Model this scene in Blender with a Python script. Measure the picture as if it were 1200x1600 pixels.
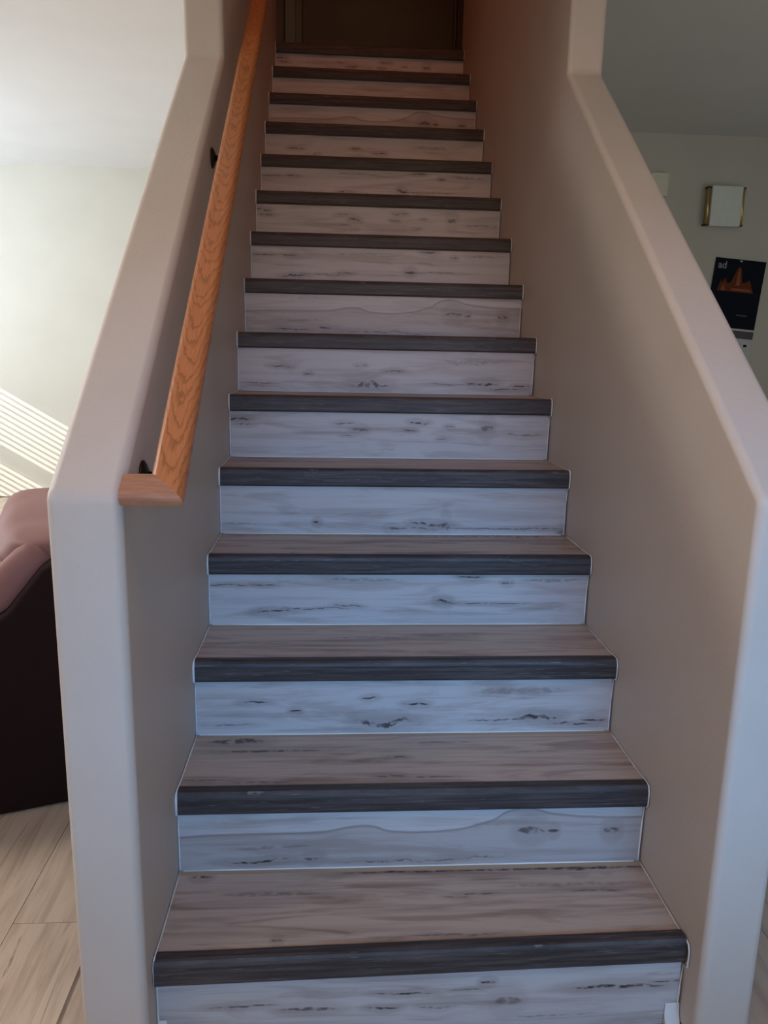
import bpy, bmesh, math, random
from mathutils import Vector, Matrix
random.seed(7)
C = bpy.context.scene.collection
SC = bpy.context.scene
for o in list(bpy.data.objects): bpy.data.objects.remove(o)

# ------------------------------------------------------------------ camera
F_PX = 1219.94
YAW, PITCH, ROLL = 0.0659, -0.2106, 0.0204
CAM = Vector((-0.1802, -1.2428, 1.2993))
def cam_axes():
    f = Vector((math.sin(YAW)*math.cos(PITCH), math.cos(YAW)*math.cos(PITCH), math.sin(PITCH)))
    r = Vector((math.cos(YAW), -math.sin(YAW), 0)); u = r.cross(f)
    return r*math.cos(ROLL)+u*math.sin(ROLL), -r*math.sin(ROLL)+u*math.cos(ROLL), f
r_, u_, f_ = cam_axes()
cd = bpy.data.cameras.new('camera'); cam = bpy.data.objects.new('camera', cd); C.objects.link(cam)
cd.sensor_fit = 'VERTICAL'; cd.sensor_height = 24.0; cd.lens = F_PX*24.0/1600.0
cd.clip_start = 0.02
cam.matrix_world = Matrix(((r_.x, u_.x, -f_.x, CAM.x), (r_.y, u_.y, -f_.y, CAM.y), (r_.z, u_.z, -f_.z, CAM.z), (0, 0, 0, 1)))
SC.camera = cam

# ------------------------------------------------------------------ world, sun, window daylight, added fills, exposure
w = bpy.data.worlds.new('world'); SC.world = w; w.use_nodes = True
bg = w.node_tree.nodes['Background']; bg.inputs[0].default_value = (0.55, 0.72, 1.0, 1); bg.inputs[1].default_value = 1.0
SC.view_settings.view_transform = 'Standard'; SC.view_settings.look = 'None'
SC.view_settings.gamma = 1; SC.view_settings.use_curve_mapping = False
SC.view_settings.exposure = 0.0

def lamp(name, kind, loc, aim, energy, color, size=None, size_y=None):
    l = bpy.data.lights.new(name, kind); l.energy = energy; l.color = color
    if kind == 'AREA':
        l.shape = 'RECTANGLE'; l.size = size; l.size_y = size_y
    o = bpy.data.objects.new(name, l); C.objects.link(o); o.location = loc
    o.rotation_euler = Vector(aim).to_track_quat('-Z', 'Y').to_euler()
    return o
SUN_DIR = Vector((1.0, 1.0, -0.60))
s = lamp('sun', 'SUN', (-8, -2, 6), SUN_DIR, 4.5, (1.0, 0.95, 0.86)); s.data.angle = 0.004
# daylight through the window of the left room, and what it throws up onto the ceiling
lamp('daylight_left', 'AREA', (-4.5, 2.8, 1.5), (1, 0.25, 0.35), 66, (1, 0.98, 0.92), 2.4, 1.4)
lamp('blind_glow_left', 'AREA', (-4.5, 3.6, 1.3), (0.6, 0.4, 1.0), 92, (0.62, 0.78, 1), 1.6, 0.6)
# cool skylight through the window facing the stairs, plus its ground bounce
lb = lamp('daylight_back', 'AREA', (0.35, -2.35, 1.5), (-0.05, 1, -0.34), 5.6, (0.12, 0.46, 1), 1.8, 0.9)
lb.data.spread = math.radians(43)
wb = lamp('warm_riser_fill', 'AREA', (0.3, -2.35, 1.25), (-0.03, 1, 0.13), 0.9, (1.0, 0.58, 0.34), 1.4, 0.5)  # added narrow fill that warms the middle and upper risers
wb.data.spread = math.radians(34)
lamp('ground_bounce_back', 'AREA', (0.5, -2.36, 1.3), (0, 1, 0.35), 7.0, (0.70, 0.86, 0.76), 1.8, 0.8)
lamp('right_room_fill', 'AREA', (3.4, 1.6, 1.5), (-1, 0.3, 0.2), 6.0, (0.90, 0.98, 1.0), 1.4, 1.2)  # added fill for the right room, whose side wall has no window
# warm fills added without any fixture, then the unseen lamp over the stairs
lamp('overhead_fill_left', 'AREA', (-2.6, 1.0, 2.5), (0, 0, -1), 44, (1, 0.92, 0.84), 0.6, 0.6)  # added overhead fill for the left room, no real fixture
lamp('warm_tread_fill', 'AREA', (0.0, -0.9, 2.5), (0, 0, -1), 6, (1, 0.42, 0.2), 0.5, 0.5)  # added fill from above to warm the treads
lamp('right_stair_wall_fill', 'AREA', (-2.0, -1.2, 2.0), (1, 0.3, -0.4), 8.5, (1.0, 0.86, 0.76), 0.5, 0.5)  # added fill that warms the right stair wall
lamp('stair_lamp', 'AREA', (0, 1.5, 4.6), (0, 0.4, -1), 6.2, (1, 0.27, 0.08), 0.4, 0.4)

# ------------------------------------------------------------------ node helpers
class NT:
    def __init__(s, name):
        s.m = bpy.data.materials.new(name); s.m.use_nodes = True
        s.t = s.m.node_tree; s.b = s.t.nodes['Principled BSDF']
    def n(s, typ, **kw):
        x = s.t.nodes.new(typ)
        for k, v in kw.items(): setattr(x, k, v)
        return x
    def put(s, sock, v):
        if hasattr(v, 'is_output'): s.t.links.new(v, sock)
        else: sock.default_value = v
    def math(s, op, a, b=None, c=None, clamp=False):
        x = s.n('ShaderNodeMath', operation=op, use_clamp=clamp)
        s.put(x.inputs[0], a)
        if b is not None: s.put(x.inputs[1], b)
        if c is not None: s.put(x.inputs[2], c)
        return x.outputs[0]
    def noise(s, vec, scale, detail=3, rough=0.5, dist=0.0):
        x = s.n('ShaderNodeTexNoise'); s.put(x.inputs['Vector'], vec); x.inputs['Scale'].default_value = scale
        x.inputs['Detail'].default_value = detail; x.inputs['Roughness'].default_value = rough; x.inputs['Distortion'].default_value = dist
        return x.outputs[0]
    def mix(s, f, a, b):
        x = s.n('ShaderNodeMix', data_type='RGBA'); s.put(x.inputs[0], f); s.put(x.inputs[6], a); s.put(x.inputs[7], b)
        return x.outputs[2]
    def ramp(s, f, a, b):
        x = s.n('ShaderNodeMapRange', interpolation_type='SMOOTHSTEP'); s.put(x.inputs[0], f)
        x.inputs[1].default_value = a; x.inputs[2].default_value = b
        return x.outputs[0]
    def obj(s): return s.n('ShaderNodeTexCoord').outputs['Object']
    def sep(s, v):
        x = s.n('ShaderNodeSeparateXYZ'); s.put(x.inputs[0], v); return x.outputs
    def comb(s, a, b, c):
        x = s.n('ShaderNodeCombineXYZ')
        for i, v in enumerate((a, b, c)): s.put(x.inputs[i], v)
        return x.outputs[0]
    def rnd(s): return s.n('ShaderNodeObjectInfo').outputs['Random']
    def bump(s, h, strength, dist=0.001):
        x = s.n('ShaderNodeBump'); s.put(x.inputs['Height'], h); x.inputs['Strength'].default_value = strength; x.inputs['Distance'].default_value = dist
        s.t.links.new(x.outputs[0], s.b.inputs['Normal'])
    def fin(s, col, rough=0.6, spec=0.4, metal=0):
        s.put(s.b.inputs['Base Color'], col); s.put(s.b.inputs['Roughness'], rough)
        s.b.inputs['Specular IOR Level'].default_value = spec; s.b.inputs['Metallic'].default_value = metal
        return s.m
def rgb(r, g, b): return (r, g, b, 1)

def paint(name, col, col2, rough=0.6, bump=0.35):
    t = NT(name); v = t.obj()
    f = t.ramp(t.noise(v, 3.0, 3), 0.35, 0.7)
    c = t.mix(f, rgb(*col), rgb(*col2))
    t.bump(t.noise(v, 110, 3, 0.6), bump, 0.002)
    return t.fin(c, rough, 0.35)
M_WALL = paint('tan_wall_paint', (0.57, 0.505, 0.45), (0.54, 0.475, 0.415), 0.5)
M_ROOM = paint('room_wall_paint', (0.61, 0.59, 0.515), (0.59, 0.57, 0.495), 0.7)
M_CEIL = paint('ceiling_paint', (0.74, 0.74, 0.72), (0.72, 0.72, 0.70), 0.9, 0.2)
M_WHITE = paint('white_caulk_paint', (0.74, 0.74, 0.74), (0.66, 0.66, 0.66), 0.4, 0.1)
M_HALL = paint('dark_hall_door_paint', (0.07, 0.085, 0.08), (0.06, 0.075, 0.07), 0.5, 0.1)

def mark(t, u, v, wob, cx, cy, hl, th, amp, st):
    a = t.math('DIVIDE', t.math('SUBTRACT', u, cx), hl)
    e = t.math('SUBTRACT', 1.0, t.math('MULTIPLY', a, a), clamp=True)
    y = t.math('DIVIDE', t.math('ADD', t.math('SUBTRACT', v, cy), t.math('MULTIPLY', wob, amp)), th)
    m = t.math('SUBTRACT', e, t.math('MULTIPLY', y, y), clamp=True)
    return t.math('MULTIPLY', t.ramp(m, 0.0, 0.7), st)

def laminate(name, marks, W, H, axis='z', curve=None, pale=(0.50, 0.47, 0.465), tan=(0.33, 0.275, 0.255), tint=0.0):
    """whitewashed printed wood: u runs along the board (0..1), v across it (0..1)"""
    t = NT(name); x, y, z = t.sep(t.obj())
    u = t.math('DIVIDE', x, W); v = t.math('DIVIDE', z if axis == 'z' else y, H)
    r = t.math('MULTIPLY', t.rnd(), 37.0)
    g1 = t.noise(t.comb(t.math('MULTIPLY', u, 2.2), t.math('MULTIPLY', v, H*38), r), 1.0, 6, 0.62, 0.5)
    g2 = t.noise(t.comb(t.math('MULTIPLY', u, 5.0), t.math('MULTIPLY', v, H*240), r), 1.0, 4, 0.6)
    g3 = t.noise(t.comb(t.math('MULTIPLY', u, 3.0), t.math('MULTIPLY', v, H*22), t.math('ADD', r, 5.0)), 1.0, 4, 0.6, 1.0)
    f = t.math('ADD', t.math('MULTIPLY', t.ramp(g1, 0.45, 0.70), 0.55), t.math('MULTIPLY', t.ramp(g2, 0.4, 0.75), 0.13))
    f = t.math('ADD', f, t.math('MULTIPLY', t.ramp(g3, 0.48, 0.66), 0.55))
    f = t.math('ADD', f, tint, clamp=True)
    wob = t.math('SUBTRACT', t.noise(t.comb(t.math('MULTIPLY', u, 14), v, r), 1.0, 5, 0.6), 0.5)
    brk = t.ramp(t.noise(t.comb(t.math('MULTIPLY', u, 60), t.math('MULTIPLY', v, 14), r), 1.0, 3), 0.3, 0.6)
    tot = None; soft = None
    for mk in marks:
        m = mark(t, u, v, wob, mk[0], mk[1], mk[2]*1.25, max(mk[3]*0.62, 0.014), mk[4]*0.55, min(1, mk[5]*1.1))
        tot = m if tot is None else t.math('MAXIMUM', tot, m)
        m2 = mark(t, u, v, wob, mk[0], mk[1], mk[2]*1.9, mk[3]*3.4, mk[4]*0.4, mk[5]*0.35)
        soft = m2 if soft is None else t.math('MAXIMUM', soft, m2)
    if curve:
        fc = t.n('ShaderNodeFloatCurve'); cm = fc.mapping.curves[0]
        cm.points[0].location = (0, curve[0][1]); cm.points[1].location = (1, curve[-1][1])
        for px, py in curve[1:-1]: cm.points.new(px, py)
        fc.mapping.update(); t.put(fc.inputs[1], u)
        d = t.math('SUBTRACT', v, t.math('ADD', fc.outputs[0], t.math('MULTIPLY', wob, 0.03)))
        line = t.ramp(t.math('ABSOLUTE', d), 0.035, 0.0)
        below = t.math('MULTIPLY', t.ramp(d, 0.0, -0.03), 0.5)
        f = t.math('ADD', t.math('MULTIPLY', f, 0.8), below, clamp=True)
        soft = t.math('MAXIMUM', soft, t.math('MULTIPLY', line, 0.75)) if soft is not None else line
    c = t.mix(f, rgb(*pale), rgb(*tan))
    if soft is not None: c = t.mix(soft, c, rgb(0.20, 0.15, 0.13))
    if tot is not None: c = t.mix(t.math('MULTIPLY', tot, brk), c, rgb(0.045, 0.035, 0.032))
    t.bump(g2, 0.08, 0.001)
    return t.fin(c, 0.42, 0.4)

def dark_wood():
    t = NT('charcoal_nosing_laminate'); x, y, z = t.sep(t.obj()); r = t.math('MULTIPLY', t.rnd(), 31.0)
    yz = t.math('SUBTRACT', z, y)
    g = t.noise(t.comb(t.math('MULTIPLY', x, 5), t.math('MULTIPLY', yz, 130), r), 1.0, 5, 0.65, 0.3)
    s1 = t.noise(t.comb(t.math('MULTIPLY', x, 16), t.math('MULTIPLY', yz, 420), r), 1.0, 3, 0.6)
    c = t.mix(t.ramp(g, 0.35, 0.7), rgb(0.032, 0.025, 0.024), rgb(0.078, 0.064, 0.063))
    c = t.mix(t.math('MULTIPLY', t.ramp(s1, 0.62, 0.72), 0.6), c, rgb(0.24, 0.21, 0.20))
    t.bump(g, 0.15, 0.001)
    return t.fin(c, 0.5, 0.35)
M_NOSE = dark_wood()

def oak():
    t = NT('golden_oak'); x, y, z = t.sep(t.obj())     # y runs along the rail
    wob = t.noise(t.comb(t.math('MULTIPLY', x, 30), t.math('MULTIPLY', y, 9), z), 1.0, 4, 0.6)
    k = t.math('SUBTRACT', t.math('MULTIPLY', y, 19), t.math('MULTIPLY', t.math('MULTIPLY', x, x), 3000))
    k = t.math('ADD', k, t.math('MULTIPLY', wob, 3.4))
    k = t.math('ADD', k, t.math('MULTIPLY', t.noise(t.comb(0.0, y, 0.0), 1.3, 2), 5.0))
    fr = t.math('FRACT', k)
    dk = t.math('MULTIPLY', t.ramp(fr, 0.55, 0.95), t.ramp(fr, 1.0, 0.93))
    fine = t.noise(t.comb(t.math('MULTIPLY', x, 400), t.math('MULTIPLY', y, 14), t.math('MULTIPLY', z, 400)), 1.0, 4, 0.6)
    c = t.mix(t.ramp(fine, 0.3, 0.8), rgb(0.50, 0.185, 0.065), rgb(0.36, 0.12, 0.04))
    c = t.mix(t.math('MULTIPLY', dk, 0.75), c, rgb(0.22, 0.075, 0.022))
    t.bump(fine, 0.06, 0.001)
    return t.fin(c, 0.33, 0.5)
M_OAK = oak()

def plank_mat():
    t = NT('floor_plank_laminate'); x, y, z = t.sep(t.obj()); r = t.math('MULTIPLY', t.rnd(), 53.0)
    g1 = t.noise(t.comb(t.math('MULTIPLY', x, 34), t.math('MULTIPLY', y, 2.2), r), 1.0, 6, 0.62, 0.6)
    g2 = t.noise(t.comb(t.math('MULTIPLY', x, 200), t.math('MULTIPLY', y, 5), r), 1.0, 4, 0.6)
    f = t.math('ADD', t.math('MULTIPLY', t.ramp(g1, 0.42, 0.7), 0.6), t.math('MULTIPLY', g2, 0.3), clamp=True)
    c = t.mix(f, rgb(0.57, 0.46, 0.37), rgb(0.30, 0.22, 0.165))
    g4 = t.noise(t.comb(t.math('MULTIPLY', x, 26), t.math('MULTIPLY', y, 1.6), t.math('ADD', r, 9.0)), 1.0, 6, 0.7, 1.2)
    c = t.mix(t.math('MULTIPLY', t.ramp(g4, 0.60, 0.70), 0.8), c, rgb(0.08, 0.055, 0.04))
    return t.fin(c, 0.35, 0.45)
M_PLANK = plank_mat()

def simple(name, col, rough=0.5, spec=0.4, metal=0, var=0.12, scale=20, bump=0.0):
    t = NT(name); v = t.obj(); n = t.noise(v, scale, 3)
    c = t.mix(n, rgb(*col), rgb(*[k*(1-var) for k in col]))
    if bump: t.bump(t.noise(v, scale*12, 3), bump, 0.001)
    return t.fin(c, rough, spec, metal)
M_BRONZE = simple('dark_bronze', (0.035, 0.028, 0.022), 0.35, 0.5, 0.8)
M_BRASS = simple('brass', (0.62, 0.46, 0.16), 0.3, 0.5, 0.9)
M_CREAM = simple('cream_plastic', (0.86, 0.82, 0.66), 0.5)
M_CHIME = simple('chime_cover', (0.80, 0.86, 0.80), 0.5)
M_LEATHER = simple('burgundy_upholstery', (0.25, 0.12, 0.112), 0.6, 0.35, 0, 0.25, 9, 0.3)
M_LEATHER_SHADED = simple('burgundy_upholstery_shaded', (0.016, 0.006, 0.0055), 0.8, 0.15, 0, 0.25, 9, 0.3)  # same upholstery, shade of the unlit side put into the colour
M_NAVY = simple('dark_print', (0.010, 0.013, 0.024), 0.8, 0.1)
M_ORANGE = simple('orange_print', (0.22, 0.05, 0.018), 0.7, 0.2, 0, 0.7, 60)
M_ORANGE2 = simple('glowing_gold_print', (0.42, 0.14, 0.05), 0.7, 0.2, 0, 0.5, 60)
M_MAROON = simple('maroon_print', (0.05, 0.03, 0.04), 0.4)
M_PAPER = simple('white_paper', (0.62, 0.64, 0.66), 0.7)
M_GREYP = simple('grey_print', (0.28, 0.29, 0.33), 0.6)
M_BLIND = simple('white_blind_slat', (0.80, 0.79, 0.75), 0.5)
M_FRAME = simple('white_window_frame', (0.75, 0.75, 0.73), 0.5)
def glass():
    t = NT('window_glass'); tr = t.n('ShaderNodeBsdfTransparent'); gl = t.n('ShaderNodeBsdfGlossy'); gl.inputs['Roughness'].default_value = 0.02
    mx = t.n('ShaderNodeMixShader'); mx.inputs[0].default_value = 0.05
    t.t.links.new(tr.outputs[0], mx.inputs[1]); t.t.links.new(gl.outputs[0], mx.inputs[2])
    t.t.links.new(mx.outputs[0], t.t.nodes['Material Output'].inputs[0]); return t.m
M_GLASS = glass()

# ------------------------------------------------------------------ mesh helpers
def box(bm, x0, x1, y0, y1, z0, z1):
    v = [bm.verts.new(p) for p in ((x0,y0,z0),(x1,y0,z0),(x1,y1,z0),(x0,y1,z0),(x0,y0,z1),(x1,y0,z1),(x1,y1,z1),(x0,y1,z1))]
    for f in ((0,3,2,1),(4,5,6,7),(0,1,5,4),(1,2,6,5),(2,3,7,6),(3,0,4,7)): bm.faces.new([v[i] for i in f])
def prism(bm, poly, a0, a1, axis='x'):
    """poly of (p,q) extruded along axis: x -> (y,z), y -> (x,z), z -> (x,y)"""
    def mk(a, p, q): return {'x': (a, p, q), 'y': (p, a, q), 'z': (p, q, a)}[axis]
    A = [bm.verts.new(mk(a0, *c)) for c in poly]; B = [bm.verts.new(mk(a1, *c)) for c in poly]
    bm.faces.new(A); bm.faces.new(B[::-1]); n = len(poly)
    for i in range(n): bm.faces.new((A[i], B[i], B[(i+1) % n], A[(i+1) % n]))
def tube(bm, pts, rad, seg=8, flat=1.0):
    pts = [Vector(p) for p in pts]; rings = []
    for i, p in enumerate(pts):
        d = (pts[min(i+1, len(pts)-1)]-pts[max(i-1, 0)]).normalized()
        a = d.cross(Vector((1, 0, 0)) if abs(d.x) < 0.8 else Vector((0, 0, 1))).normalized(); b = d.cross(a)
        r = rad[i] if isinstance(rad, (list, tuple)) else rad
        rings.append([bm.verts.new(p+(a*math.cos(2*math.pi*k/seg)*r+b*math.sin(2*math.pi*k/seg)*r*flat)) for k in range(seg)])
    for i in range(len(rings)-1):
        for k in range(seg): bm.faces.new((rings[i][k], rings[i][(k+1) % seg], rings[i+1][(k+1) % seg], rings[i+1][k]))
    bm.faces.new(rings[0][::-1]); bm.faces.new(rings[-1])
def lathe(bm, prof, c=(0, 0, 0), axis=2, seg=20):
    rings = []
    for r, h in prof:
        ring = []
        for k in range(seg):
            a = 2*math.pi*k/seg; p = [r*math.cos(a), r*math.sin(a)]; p.insert(axis, h)
            ring.append(bm.verts.new((p[0]+c[0], p[1]+c[1], p[2]+c[2])))
        rings.append(ring)
    for i in range(len(rings)-1):
        for k in range(seg): bm.faces.new((rings[i][k], rings[i][(k+1) % seg], rings[i+1][(k+1) % seg], rings[i+1][k]))
    bm.faces.new(rings[0]); bm.faces.new(rings[-1])
def obj(name, bm, mat, parent=None, loc=(0, 0, 0), smooth=False, bevel=0, seg=2, sub=0):
    bmesh.ops.recalc_face_normals(bm, faces=bm.faces)
    me = bpy.data.meshes.new(name); bm.to_mesh(me); bm.free()
    me.materials.append(mat)
    if smooth or bevel:
        for p in me.polygons: p.use_smooth = True
    o = bpy.data.objects.new(name, me); C.objects.link(o); o.location = loc
    if parent: o.parent = parent
    if bevel:
        b = o.modifiers.new('bevel', 'BEVEL'); b.width = bevel; b.segments = seg; b.limit_method = 'ANGLE'; b.angle_limit = math.radians(20); b.harden_normals = True
    if sub:
        m = o.modifiers.new('sub', 'SUBSURF'); m.levels = sub; m.render_levels = sub
    return o
def B(): return bmesh.new()
def empty(name, loc, rz=0):
    o = bpy.data.objects.new(name, None); C.objects.link(o); o.location = loc; o.rotation_euler = (0, 0, rz); o.empty_display_size = 0.1
    return o
def tag(o, label, cat, group=None, kind=None):
    o['label'] = label; o['category'] = cat
    if group: o['group'] = group
    if kind: o['kind'] = kind
    return o
def struct(o, label, cat):
    o['kind'] = 'structure'; o['label'] = label; o['category'] = cat; return o

# ------------------------------------------------------------------ dimensions
RISE, RUN, NS = 0.19, 0.2376, 15
XL, XR = -0.5053, 0.5053           # inner faces of the stair walls
XLO, XRO = -0.620, 0.613           # outer faces
YE = -0.05                          # ends of the stair walls
CEIL, UP = 2.60, 2.85
FARL, FARR = 5.35, 3.80

# ------------------------------------------------------------------ setting
bm = B(); box(bm, -4.9, 3.7, -3.2, 5.5, -0.12, -0.008)
floor = struct(obj('floor', bm, M_PLANK), 'pale wood-look plank floor around the foot of the stairs', 'floor')
mesh_cache = {}
def plank(x0, x1, y0, y1):
    k = (round(x1-x0, 3), round(y1-y0, 3))
    if k not in mesh_cache:
        b = B(); g = 0.0008; box(b, g, k[0]-g, g, k[1]-g, -0.009, 0.0)
        me = bpy.data.meshes.new('plank'); bmesh.ops.recalc_face_normals(b, faces=b.faces); b.to_mesh(me); b.free(); me.materials.append(M_PLANK); mesh_cache[k] = me
    o = bpy.data.objects.new('plank', mesh_cache[k]); C.objects.link(o); o.parent = floor; o.location = (x0, y0, 0)
edges = [-2.99+0.19*i for i in range(33)]
for i in range(len(edges)-1):
    x0, x1 = edges[i], edges[i+1]
    mid = x1 > XLO and x0 < XRO
    off = -2.0+(0.34+2.0-1.22*1) - (i % 3)*0.407 if i != 11 else 0.34-1.22*2
    y = off if i != 11 else 0.34-1.22*2
    while y < (YE if mid else 3.7):
        y1 = y+1.22
        a, b_ = max(y, -1.8), min(y1, 0.0 if mid else 3.75)
        if b_-a > 0.05: plank(x0, x1, a, b_)
        y = y1

# the two stair walls: low end, raked cap, then full height
def rake_wall(name, x0, x1, yend, lab):
    poly = [(YE, 0), (YE, 1.067), (1.262, 2.102), (1.262, 5.3), (3.45, 5.3), (3.45, CEIL), (yend, CEIL), (yend, 0)]
    b = B(); prism(b, poly, x0, x1, 'x')
    return struct(obj(name, b, M_WALL, bevel=0.016, seg=4), lab, 'wall')
rake_wall('wall_left', XLO, XL, FARL, 'tan textured half wall with raked cap left of the stairs')
rake_wall('wall_right', XR, XRO, FARR, 'tan textured half wall with raked cap right of the stairs')

b = B(); box(b, -4.9, XLO, FARL, FARL+0.15, 0, CEIL)
struct(obj('wall_back_left', b, M_ROOM), 'sunlit cream wall behind the burgundy recliner', 'wall')
b = B(); box(b, XRO, 3.7, FARR, FARR+0.15, 0, CEIL)
struct(obj('wall_back_right', b, M_ROOM), 'dim olive-tan wall holding the calendar', 'wall')
b = B(); box(b, 3.55, 3.7, -3.2, FARR, 0, CEIL)
struct(obj('wall_side_right', b, M_ROOM), 'plain side wall of the right room', 'wall')
# left side wall with its window opening, y 1.6..4.0, z 0.8..2.1
WY0, WY1, WZ0, WZ1 = 1.6, 4.05, 0.80, 2.10
b = B()
box(b, -4.85, -4.7, -3.2, WY0, 0, CEIL); box(b, -4.85, -4.7, WY1, FARL, 0, CEIL)
box(b, -4.85, -4.7, WY0, WY1, 0, WZ0); box(b, -4.85, -4.7, WY0, WY1, WZ1, CEIL)
struct(obj('wall_side_left', b, M_ROOM), 'side wall of the left room with the window', 'wall')
win = struct(empty('window_1', (-4.78, WY0, WZ0)), 'white window with horizontal blinds in the left room', 'window')
def frame_bars(name, bars, par):
    b = B()
    for q in bars: box(b, *q)
    return obj(name, b, M_FRAME, par, bevel=0.004)
L_, H_ = WY1-WY0, WZ1-WZ0; MID = 1.47-WZ0
frame_bars('window_frame', [(-0.03, 0.03, 0, L_, 0, 0.05), (-0.03, 0.03, 0, L_, H_-0.05, H_), (-0.03, 0.03, 0, 0.05, 0.05, H_-0.05), (-0.03, 0.03, L_-0.05, L_, 0.05, H_-0.05)], win)
frame_bars('middle_rail', [(-0.03, 0.04, 0.05, L_-0.05, MID-0.05, MID+0.05)], win)
for z0, z1 in ((0.05, MID-0.05), (MID+0.05, H_-0.05)):
    b = B(); box(b, -0.004, 0.004, 0.05, L_-0.05, z0, z1); obj('pane', b, M_GLASS, win)
sl = B(); hw = 0.022
prism(sl, [(-hw, 0.003), (0, 0.002), (hw, -0.003), (hw, -0.0045), (0, 0.0005), (-hw, 0.0015)], 0.0, L_-0.02, 'y')
bmesh.ops.recalc_face_normals(sl, faces=sl.faces)
slme = bpy.data.meshes.new('slat'); sl.to_mesh(slme); sl.free(); slme.materials.append(M_BLIND)
z = 0.04
while z < H_-0.02:
    o = bpy.data.objects.new('slat', slme); C.objects.link(o); o.parent = win; o.location = (0.085, 0.01, z); z += 0.05

# wall behind the camera with a glazed door opening
b = B()
box(b, -4.85, -0.7, -2.65, -2.5, 0, CEIL); box(b, 1.7, 3.7, -2.65, -2.5, 0, CEIL); box(b, -0.7, 1.7, -2.65, -2.5, 2.25, CEIL); box(b, -0.7, 1.7, -2.65, -2.5, 0, 0.85)
struct(obj('wall_front', b, M_ROOM), 'wall with a wide window facing the foot of the stairs', 'wall')
w2 = struct(empty('window_2', (-0.7, -2.57, 0.85)), 'wide window facing the foot of the stairs', 'window')
frame_bars('window_frame', [(0, 2.4, -0.03, 0.03, 0, 0.06), (0, 2.4, -0.03, 0.03, 1.34, 1.40), (0, 0.06, -0.03, 0.03, 0.06, 1.34), (2.34, 2.4, -0.03, 0.03, 0.06, 1.34), (1.17, 1.23, -0.03, 0.03, 0.06, 1.34)], w2)
for x0 in (0.06, 1.23):
    b = B(); box(b, x0, x0+1.11, -0.004, 0.004, 0.06, 1.34); obj('pane', b, M_GLASS, w2)

# ceilings (slab = upper floor), shaft and upper hall
for q in ((-4.85, XLO, -2.65, FARL), (XRO, 3.7, -2.65, FARL), (XLO, XRO, -2.65, 1.262), (XLO, XRO, 3.46, FARL)):
    b = B(); box(b, *q, CEIL, UP-0.022)
    struct(obj('ceiling', b, M_CEIL), 'plain white ceiling beside the stairs', 'ceiling')
b = B(); box(b, -1.9, 1.9, 1.14, 1.262, UP, 5.3); box(b, XL, XR, 1.262, 1.30, UP, 5.3)
struct(obj('wall_stair_front', b, M_WALL), 'wall above the stair opening', 'wall')
b = B(); box(b, -1.9, 1.9, 4.4, 4.52, UP-0.01, 5.3); box(b, -1.9, -1.78, 3.45, 4.4, UP-0.01, 5.3); box(b, 1.78, 1.9, 3.45, 4.4, UP-0.01, 5.3)
box(b, -1.9, XLO, 3.33, 3.45, UP-0.01, 5.3); box(b, XRO, 1.9, 3.33, 3.45, UP-0.01, 5.3)
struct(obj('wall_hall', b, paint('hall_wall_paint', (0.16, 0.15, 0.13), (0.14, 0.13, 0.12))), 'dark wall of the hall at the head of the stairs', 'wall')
b = B(); box(b, -1.9, 1.9, 1.14, 4.52, 5.3, 5.4)
struct(obj('ceiling_hall', b, M_CEIL), 'ceiling of the upstairs hall', 'ceiling')
door = struct(empty('door_1', (-0.40, 4.4, UP)), 'dark closed door at the head of the stairs', 'door')
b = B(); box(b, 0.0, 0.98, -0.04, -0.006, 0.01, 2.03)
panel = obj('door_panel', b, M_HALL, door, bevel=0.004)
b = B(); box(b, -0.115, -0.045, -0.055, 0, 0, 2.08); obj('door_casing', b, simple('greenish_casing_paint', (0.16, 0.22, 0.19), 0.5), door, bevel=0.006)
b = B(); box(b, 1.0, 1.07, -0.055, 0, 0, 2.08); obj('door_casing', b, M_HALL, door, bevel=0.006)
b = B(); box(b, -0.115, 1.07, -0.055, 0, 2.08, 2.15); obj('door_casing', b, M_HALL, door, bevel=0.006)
b = B(); lathe(b, [(0.0, -0.115), (0.022, -0.11), (0.028, -0.09), (0.012, -0.07), (0.010, -0.045), (0.028, -0.043), (0.028, -0.04)], (0.90, 0, 0.95), 1); obj('door_knob', b, M_BRONZE, panel, smooth=True)

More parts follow.
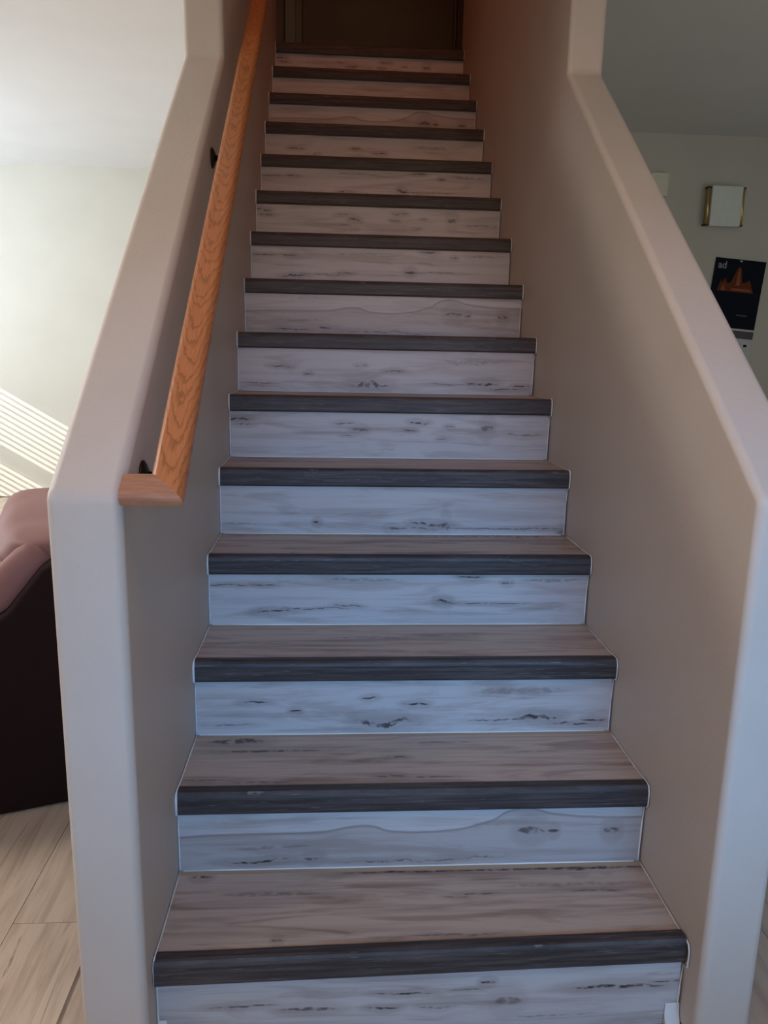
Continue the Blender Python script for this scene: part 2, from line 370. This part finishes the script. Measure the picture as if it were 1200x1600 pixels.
# ------------------------------------------------------------------ staircase
PAT = {
 'A': dict(marks=[(.46, .62, .05, .03, .25, 1), (.42, .40, .03, .03, .2, .9), (.16, .5, .06, .03, .2, .7), (.28, .42, .05, .05, .2, .7), (.58, .64, .03, .02, .2, .6), (.62, .75, .015, .04, .1, .9), (.66, .45, .025, .12, .2, .55), (.52, .40, .03, .03, .2, .6), (.87, .62, .09, .05, .3, 1), (.97, .68, .035, .02, .1, .9), (.75, .2, .08, .03, .2, .4)]),
 'B': dict(marks=[(.17, .13, .07, .035, .35, 1), (.285, .16, .02, .05, .3, .8), (.20, .35, .08, .05, .3, .35), (.75, .56, .03, .11, .4, .7), (.80, .55, .012, .06, .2, .8), (.93, .53, .018, .09, .3, .7), (.47, .10, .13, .03, .45, .6), (.60, .10, .10, .02, .4, .5)],
           curve=[(0, .55), (.12, .58), (.30, .60), (.395, .68), (.45, .58), (.55, .57), (.66, .72), (.735, .92), (.80, .82), (.90, .76), (1, .75)]),
 'C': dict(marks=[(.14, .58, .035, .03, .3, .9), (.235, .42, .015, .03, .2, .9), (.08, .18, .06, .03, .2, .5), (.41, .63, .02, .03, .3, .8), (.52, .52, .03, .035, .3, 1), (.44, .17, .06, .10, 1.1, .85), (.73, .22, .08, .03, .3, .7), (.82, .25, .05, .06, .5, 1), (.90, .13, .05, .03, .3, .8), (.955, .20, .03, .03, .2, .9), (.78, .75, .1, .1, .5, .3)]),
 'D': dict(marks=[(.05, .75, .05, .02, .2, .8), (.14, .76, .03, .025, .2, .9), (.17, .25, .05, .035, .5, 1), (.27, .30, .09, .018, .4, .7), (.36, .35, .035, .025, .3, .8), (.61, .42, .022, .055, .6, 1), (.72, .40, .13, .018, .15, .7), (.68, .92, .03, .035, .3, .9), (.78, .80, .015, .04, .2, .7), (.40, .85, .1, .06, .3, .3), (.90, .85, .07, .06, .3, .35)]),
 'E': dict(marks=[(.275, .25, .012, .045, .2, .9), (.49, .12, .02, .05, .2, .9), (.55, .11, .07, .022, .3, .7), (.60, .20, .055, .05, .5, 1), (.645, .16, .012, .16, .2, .6), (.76, .12, .12, .018, .2, .6), (.90, .13, .09, .025, .2, .7), (.985, .05, .012, .06, .1, .9), (.06, .2, .05, .04, .2, .3)]),
 'F': dict(marks=[(.03, .82, .03, .045, .4, 1), (.045, .70, .03, .03, .2, .9), (.40, .62, .025, .05, .5, .8), (.35, .75, .03, .03, .3, .6), (.56, .62, .02, .03, .3, 1), (.585, .80, .03, .035, .6, .9), (.68, .70, .015, .025, .2, .7), (.80, .68, .02, .12, .3, .6), (.655, .42, .015, .03, .2, .6), (.92, .55, .07, .04, .3, .5), (.36, .48, .02, .02, .2, .6)]),
}
RM = {k: laminate('riser_laminate_'+k, W=1.0106, H=0.145, **v) for k, v in PAT.items()}
TP = [
 dict(marks=[(.05, .86, .02, .03, .1, .9), (.45, .885, .015, .03, .1, .9), (.50, .865, .16, .020, .10, 1), (.545, .90, .07, .03, .1, 1), (.78, .865, .26, .026, .05, .9), (.85, .855, .02, .055, .1, 1), (.91, .87, .014, .045, .1, 1), (.86, .86, .10, .03, .05, .8), (.62, .55, .04, .02, .1, .7), (.58, .52, .03, .015, .1, .5), (.88, .56, .06, .014, .1, .6), (.22, .08, .01, .03, .1, .7), (.56, .09, .09, .02, .12, .5), (.20, .62, .1, .05, .1, .35), (.83, .65, .15, .05, .1, .3)]),
 dict(marks=[(.10, .82, .06, .09, .2, .8), (.18, .62, .12, .035, .1, .8), (.47, .48, .025, .02, .1, .8), (.45, .14, .03, .03, .2, .9), (.53, .12, .08, .012, .1, .7), (.17, .07, .06, .02, .1, .7), (.05, .12, .05, .03, .1, .5), (.78, .55, .07, .02, .1, .4), (.57, .75, .08, .04, .1, .35)]),
 dict(marks=[(.42, .55, .10, .06, .2, .4), (.55, .6, .06, .03, .1, .5), (.15, .4, .08, .04, .2, .3), (.82, .4, .1, .03, .1, .35)]),
]
TM = [laminate('tread_laminate_%s' % 'abc'[i], W=1.0106, H=0.24, axis='y', pale=(0.50, 0.40, 0.33), tan=(0.25, 0.175, 0.135), tint=0.10, **v) for i, v in enumerate(TP)]

stair = tag(empty('staircase', (0, 0, 0)), 'straight staircase with whitewashed risers and charcoal nosings between two half walls', 'stairs')
SEQ = 'ABCDEFCBDFDCBEF'
NH, LIP, OV = 0.0478, 0.028, 0.016
for k in range(1, NS+1):
    yf = (k-1)*RUN; zt = k*RISE
    # riser board, its foot on the tread below
    z0 = zt-RISE+0.0 ; yr = yf+OV if k > 1 else OV
    b = B(); box(b, 0, 1.0100-0.006, 0, 0.012, 0, RISE-0.030)
    obj('riser', b, RM[SEQ[k-1]], stair, (XL+0.0003, yr, z0))
    # tread board
    ylen = RUN-LIP+OV-0.001 if k < NS else 1.025
    b = B(); box(b, 0, 1.0100, 0, ylen, -0.012, 0)
    obj('tread' if k < NS else 'landing_board', b, TM[(k-1) % 3 if k > 2 else k-1], stair, (XL+0.0003, yf+LIP, zt-0.0015))
    # nosing: flat lip, rounded nose, straight drop, undercut
    prof = [(LIP+0.002, 0.0015), (0.012, 0.003), (0.006, 0.0015), (0.002, -0.003), (0.0, -0.010), (-0.0005, -NH+0.005), (0.002, -NH), (OV+0.0, -NH), (OV+0.0, -0.012), (LIP+0.002, -0.012)]
    b = B(); g = 0.0035
    prism(b, prof, 0, 1.0100-2*g, 'x')
    tilt = {1: 0.0, 2: 0.0}.get(k, 0)
    nz = obj('nosing', b, M_NOSE, stair, (XL+g, yf-(0.007 if k == 1 else 0), zt), smooth=False)
    if k == 1: nz.rotation_euler = (0, -math.radians(0.35), math.radians(0.75))
    # caulk lines hugging the walls: up the riser, round the nosing end, along the tread
    for sx in (-1, 1):
        X = XL+0.0032 if sx < 0 else XR-0.0036
        Xr = X if sx < 0 else XR-0.0065
        path = []
        n_ = 6
        for i in range(n_+1): path.append((Xr+(X-Xr)*(i/n_)**3, yr-0.002, z0+0.002+(RISE-NH-0.004)*i/n_))
        path += [(X, yf+0.004, zt-NH-0.002), (X, yf-0.0025, zt-NH+0.004), (X, yf-0.003, zt-0.012), (X, yf+0.002, zt+0.001), (X, yf+0.012, zt+0.004)]
        if k < NS:
            for i in range(1, 8): path.append((X, yf+LIP+(RUN-LIP+OV-0.004)*i/7, zt+0.0005))
        rad = [0.0010+random.random()*0.0012 for _ in path]
        rad[0] = 0.0035
        for j in range(n_+2, n_+5): rad[j] += 0.0010 if sx < 0 else 0.0003
        rad = [min(r, 0.0031) for r in rad]
        b = B(); tube(b, path, rad, 6); obj('caulk_bead', b, M_WHITE, stair, smooth=True)
        if k == 1:
            b = B(); q = 0.018 if sx < 0 else 0.030
            prism(b, [(yr-0.016, 0.001), (yr-0.001, 0.001), (yr-0.001, 0.05 if sx > 0 else 0.05), (yr-0.004, 0.026)], XL+0.001 if sx < 0 else XR-0.001-q, XL+0.001+q if sx < 0 else XR-0.001, 'x')
            obj('filler_lump', b, M_WHITE, stair, bevel=0.004, seg=2)
    # painted line along the back of the tread under the next riser
    if 0 < k < 9:
        pts = [(XL+0.01+(0.985)*i/12, k*RUN+OV-0.001, zt+0.0005) for i in range(13)]
        b = B(); tube(b, pts, [0.0012+random.random()*0.0008 for _ in pts], 6); obj('caulk_bead', b, M_WHITE, stair, smooth=True)
# carcass that carries the boards
b = B()
poly = [(0.03, 0.002)]
for k in range(1, NS+1):
    poly += [((k-1)*RUN+OV+0.0125, (k-1)*RISE if k > 1 else 0.002), ((k-1)*RUN+OV+0.0125, k*RISE-0.0140)]
poly = poly[1:]; poly += [(3.455, UP-0.0140), (3.455, 2.40), (0.5, 0.002)]
prism(b, poly, XL+0.0005, XR-0.0005, 'x'); obj('carcass', b, simple('raw_timber', (0.4, 0.3, 0.2), 0.8), stair)
# hall floor either side of the landing
b = B(); box(b, -1.78, XLO, 3.46, 4.4, UP-0.009, UP); box(b, XRO, 1.78, 3.46, 4.4, UP-0.009, UP)
struct(obj('floor_hall', b, TM[2]), 'wood-look floor of the upstairs hall', 'floor')

# ------------------------------------------------------------------ handrail (local y runs up the slope, local z is the rail's top)
ANG = math.atan(0.785)
rail = tag(empty('handrail', (-0.436, -0.072, 1.069)), 'golden oak handrail on dark brackets along the left stair wall', 'handrail')
RW, RT = 0.054, 0.034
half = RW/2
def rail_prof():   # (across, up) - rounded top, bevelled foot
    pts = []
    for a in range(0, 91, 18): pts.append((half-0.012+0.012*math.cos(math.radians(a)), -0.012+0.012*math.sin(math.radians(a))))
    for a in range(90, 181, 18): pts.append((-half+0.012+0.012*math.cos(math.radians(a)), -0.012+0.012*math.sin(math.radians(a))))
    pts += [(-half, -0.020), (-half+0.012, -RT), (half-0.012, -RT), (half, -0.020)]
    return pts
RP = rail_prof(); LEN = 4.3
b = B()
A = [b.verts.new((p, half-p, q)) for p, q in RP]           # mitred foot: y = half - x
Z = [b.verts.new((p, LEN, q)) for p, q in RP]
b.faces.new(A); b.faces.new(Z[::-1])
for i in range(len(RP)): b.faces.new((A[i], Z[i], Z[(i+1) % len(RP)], A[(i+1) % len(RP)]))
rr = obj('rail', b, M_OAK, rail); rr.rotation_euler = (ANG, 0, 0)
rlen = 0.0680                                               # return piece runs back to the wall in the same plane
b = B()
A = [b.verts.new((p, half-p, q)) for p, q in RP]; Z = [b.verts.new((-rlen, half-p, q)) for p, q in RP]
b.faces.new(A); b.faces.new(Z[::-1])
for i in range(len(RP)): b.faces.new((A[i], Z[i], Z[(i+1) % len(RP)], A[(i+1) % len(RP)]))
def oak_return():
    t = NT('oak_return_piece'); x, y, z = t.sep(t.obj())
    n = t.noise(t.comb(t.math('MULTIPLY', x, 18), t.math('MULTIPLY', y, 160), z), 1.0, 4, 0.6)
    c = t.mix(t.ramp(n, 0.3, 0.75), rgb(0.42, 0.20, 0.115), rgb(0.30, 0.13, 0.07)); return t.fin(c, 0.35, 0.5)
rt = obj('rail_return', b, oak_return(), rail); rt.rotation_euler = (ANG, 0, 0)
for (by, n_) in ((0.092, 0), (0.978, 1), (2.35, 2), (3.3, 3)):
    bz = 0.785*by+1.002; wx = XL+0.436
    br = B(); yy, zz = by+0.072, bz-1.069
    lathe(br, [(0.0, 0.0115), (0.010, 0.011), (0.020, 0.007), (0.026, 0.003), (0.026, 0.0)], (0, 0, 0), 0)
    for v in br.verts: v.co = Vector((wx+v.co.x, yy+v.co.y, zz+v.co.z))
    o = obj('bracket', br, M_BRONZE, rail, smooth=True)
    b = B(); tube(b, [(wx+0.006, yy, zz), (wx+0.035, yy, zz), (wx+0.055, yy+0.002, zz+0.008), (wx+0.066, yy+0.004, zz+0.032)], [0.0075, 0.0065, 0.0065, 0.007], 10)
    obj('bracket_arm', b, M_BRONZE, o, smooth=True)

# ------------------------------------------------------------------ recliner, seen past the left wall
rec = tag(empty('recliner', (-1.286, 1.189, 0), math.radians(-70)), 'burgundy recliner armchair with puffy folded back behind the left half wall', 'armchair')
def pillow(name, x0, x1, y0, y1, z0, z1, mat, puff=0.03, tiltx=0.0, seed=0, parent=None, nx=10, ny=6, nz=6):
    """a stuffed box: subdivided, rounded and gently wrinkled"""
    rnd = random.Random(seed); b = B()
    bmesh.ops.create_cube(b, size=2.0); bmesh.ops.subdivide_edges(b, edges=b.edges[:], cuts=7, use_grid_fill=True)
    cx, cy, cz = (x0+x1)/2, (y0+y1)/2, (z0+z1)/2; hx, hy, hz = (x1-x0)/2, (y1-y0)/2, (z1-z0)/2
    ph = [rnd.random()*6 for _ in range(4)]
    for v in b.verts:
        p = v.co.copy(); q = Vector([math.copysign(abs(c)**1.0, c) for c in p])
        n8 = (abs(q.x)**5+abs(q.y)**5+abs(q.z)**5)**0.2
        q = q/n8
        wr = 0.5*math.sin(q.x*9+ph[0]+q.z*3)+0.5*math.sin(q.x*17+ph[1]+q.y*4)
        x, y, z = cx+q.x*hx, cy+q.y*hy, cz+q.z*hz
        wr += 0.5*math.sin(q.x*31+ph[2]+q.z*6)
        z += wr*0.007; y += wr*0.010
        y += (z-z0)*tiltx
        v.co = Vector((x, y, z))
    return obj(name, b, mat, parent or rec, smooth=True, sub=1)
HWX = 0.475
pillow('base', -HWX+0.16, HWX-0.16, -0.42, 0.40, 0.05, 0.30, M_LEATHER_SHADED, seed=1)
pillow('seat_cushion', -HWX+0.17, HWX-0.17, -0.46, 0.12, 0.26, 0.46, M_LEATHER, seed=2)
pillow('footrest', -HWX+0.17, HWX-0.17, -0.52, -0.42, 0.08, 0.40, M_LEATHER, seed=3)
for sx in (-1, 1):
    # side panel with the sweeping line from the arm up to the back
    prof = [(-0.47, 0.002), (-0.47, 0.50), (-0.44, 0.555), (-0.36, 0.575), (0.0, 0.555), (0.05, 0.565), (0.09, 0.59), (0.14, 0.65), (0.18, 0.70), (0.28, 0.75), (0.42, 0.75), (0.43, 0.60), (0.42, 0.002)]
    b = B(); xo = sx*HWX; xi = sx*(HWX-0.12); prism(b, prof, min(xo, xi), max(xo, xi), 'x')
    obj('side_panel', b, M_LEATHER_SHADED, rec, bevel=0.018, seg=3)
    b = B(); xm = sx*(HWX-0.075)
    pts = [(xm, -0.44, 0.53), (xm, -0.30, 0.575), (xm, -0.12, 0.57), (xm, 0.0, 0.565), (xm, 0.07, 0.60), (xm, 0.125, 0.67), (xm, 0.20, 0.745)]
    tube(b, pts, [0.068, 0.078, 0.075, 0.072, 0.066, 0.060, 0.055], 14, 0.7); obj('arm_pad', b, M_LEATHER, rec, smooth=True, sub=1)
pillow('back_pillow', -HWX+0.10, HWX-0.10, -0.10, 0.30, 0.40, 0.56, M_LEATHER, tiltx=0.25, seed=4)
pillow('back_pillow', -HWX+0.08, HWX-0.08, -0.05, 0.36, 0.54, 0.695, M_LEATHER, tiltx=0.3, seed=5)
pillow('back_pillow', -HWX+0.06, HWX-0.06, 0.05, 0.42, 0.675, 0.78, M_LEATHER, tiltx=0.3, seed=6)
pillow('outer_back', -HWX+0.10, HWX-0.10, 0.34, 0.46, 0.06, 0.74, M_LEATHER_SHADED, seed=7)
for sx in (-1, 1):
    for yy in (-0.36, 0.34):
        b = B(); lathe(b, [(0.022, 0), (0.026, 0.01), (0.026, 0.06)], (sx*0.38, yy, 0)); obj('foot', b, M_BRONZE, rec, smooth=True)

# ------------------------------------------------------------------ things on the far right wall
ch = tag(empty('door_chime', (2.235, FARR, 2.065)), 'pale square door chime box with brass side tubes high on the right wall', 'door chime')
b = B(); box(b, -0.098, 0.098, -0.060, -0.018, 0.0, 0.236); obj('cover', b, M_CHIME, ch, bevel=0.004)
b = B(); box(b, -0.105, 0.105, -0.018, 0, 0.004, 0.232); obj('backplate', b, M_BRONZE, ch, bevel=0.002)
for sx in (-1, 1):
    b = B(); lathe(b, [(0.006, 0.008), (0.011, 0.009), (0.011, 0.226), (0.006, 0.228)], (sx*0.110, -0.036, 0), 2, 14); obj('brass_tube', b, M_BRASS, ch, smooth=True)
    for zz in (0.004, 0.222):
        b = B(); box(b, sx*0.110-0.012, sx*0.110+0.012, -0.045, -0.004, zz, zz+0.010); obj('tube_clip', b, M_BRONZE, ch)
sn = tag(empty('wall_sensor', (1.805, FARR, 2.232)), 'small cream plastic box on the right wall just showing above the half wall cap', 'wall box')
b = B(); box(b, -0.055, 0.055, -0.045, -0.006, 0, 0.135); obj('cover', b, M_CREAM, sn, bevel=0.004)
b = B(); box(b, -0.050, 0.050, -0.006, 0, 0.004, 0.131); obj('backplate', b, M_CREAM, sn)

cal = tag(empty('wall_calendar', (2.395, FARR-0.004, 1.875)), 'tilted dark wall calendar with a night picture of a lit orange spired building', 'calendar')
cal.rotation_euler = (0, math.radians(4.2), 0)
def flat(name, poly, mat, d, par, th=0.0012):
    b = B(); prism(b, poly, -d-th, -d, 'y'); return obj(name, b, mat, par)
CW = 0.166
page = flat('picture_page', [(-CW, -0.425), (CW, -0.425), (CW, 0), (-CW, 0)], M_NAVY, 0.001, cal, 0.003)
flat('lit_building', [(-.13, -.20), (-.11, -.13), (-.10, -.155), (-.085, -.115), (-.07, -.15), (-.045, -.145), (-.03, -.10), (-.012, -.055), (.0, -.042), (.012, -.06), (.022, -.10), (.03, -.145), (.055, -.135), (.075, -.12), (.085, -.135), (.10, -.17), (.115, -.20)], M_ORANGE, 0.004, page)
flat('lit_spire', [(-.012, -.16), (-.006, -.085), (0, -.05), (.007, -.085), (.016, -.16)], M_ORANGE2, 0.0055, page)
flat('lit_terrace', [(-.04, -.192), (.10, -.192), (.085, -.178), (-.03, -.178)], M_ORANGE2, 0.0055, page)
flat('lit_wing', [(-.105, -.195), (-.09, -.15), (-.075, -.195)], M_ORANGE2, 0.0055, page)
flat('small_print', [(.03, -.345), (.10, -.345), (.10, -.337), (.03, -.337)], M_MAROON, 0.004, page)
flat('pin', [(-.008, -.014), (.008, -.014), (.008, -.006), (-.008, -.006)], M_PAPER, 0.004, page, 0.004)
cu = bpy.data.curves.new('lettering', 'FONT'); cu.body = 'ad'; cu.size = 0.06; cu.extrude = 0.0005; cu.offset = 0.0012
to = bpy.data.objects.new('lettering_source', cu); C.objects.link(to)
me = bpy.data.meshes.new_from_object(to.evaluated_get(bpy.context.evaluated_depsgraph_get())); me.name = 'lettering'
bpy.data.objects.remove(to); me.materials.clear(); me.materials.append(M_GREYP)
lt = bpy.data.objects.new('lettering', me); C.objects.link(lt); lt.parent = page; lt.rotation_euler = (math.pi/2, 0, 0); lt.location = (-.145, -0.0048, -.062)
flat('binding', [(-CW, -0.437), (CW, -0.437), (CW, -0.425), (-CW, -0.425)], M_PAPER, 0.001, cal, 0.005)
low = flat('month_page', [(-CW, -0.86), (CW, -0.86), (CW, -0.437), (-CW, -0.437)], M_PAPER, 0.001, cal, 0.002)
flat('month_banner', [(-CW, -0.485), (CW, -0.485), (CW, -0.437), (-CW, -0.437)], M_MAROON, 0.003, low)
for r in range(5):
    for c in range(7):
        x0 = -0.148+c*0.0435; z0 = -0.535-r*0.066
        flat('date_mark', [(x0, z0), (x0+0.022, z0), (x0+0.022, z0+0.016), (x0, z0+0.016)], M_NAVY if (c+r) % 5 else M_GREYP, 0.003, low, 0.0006)
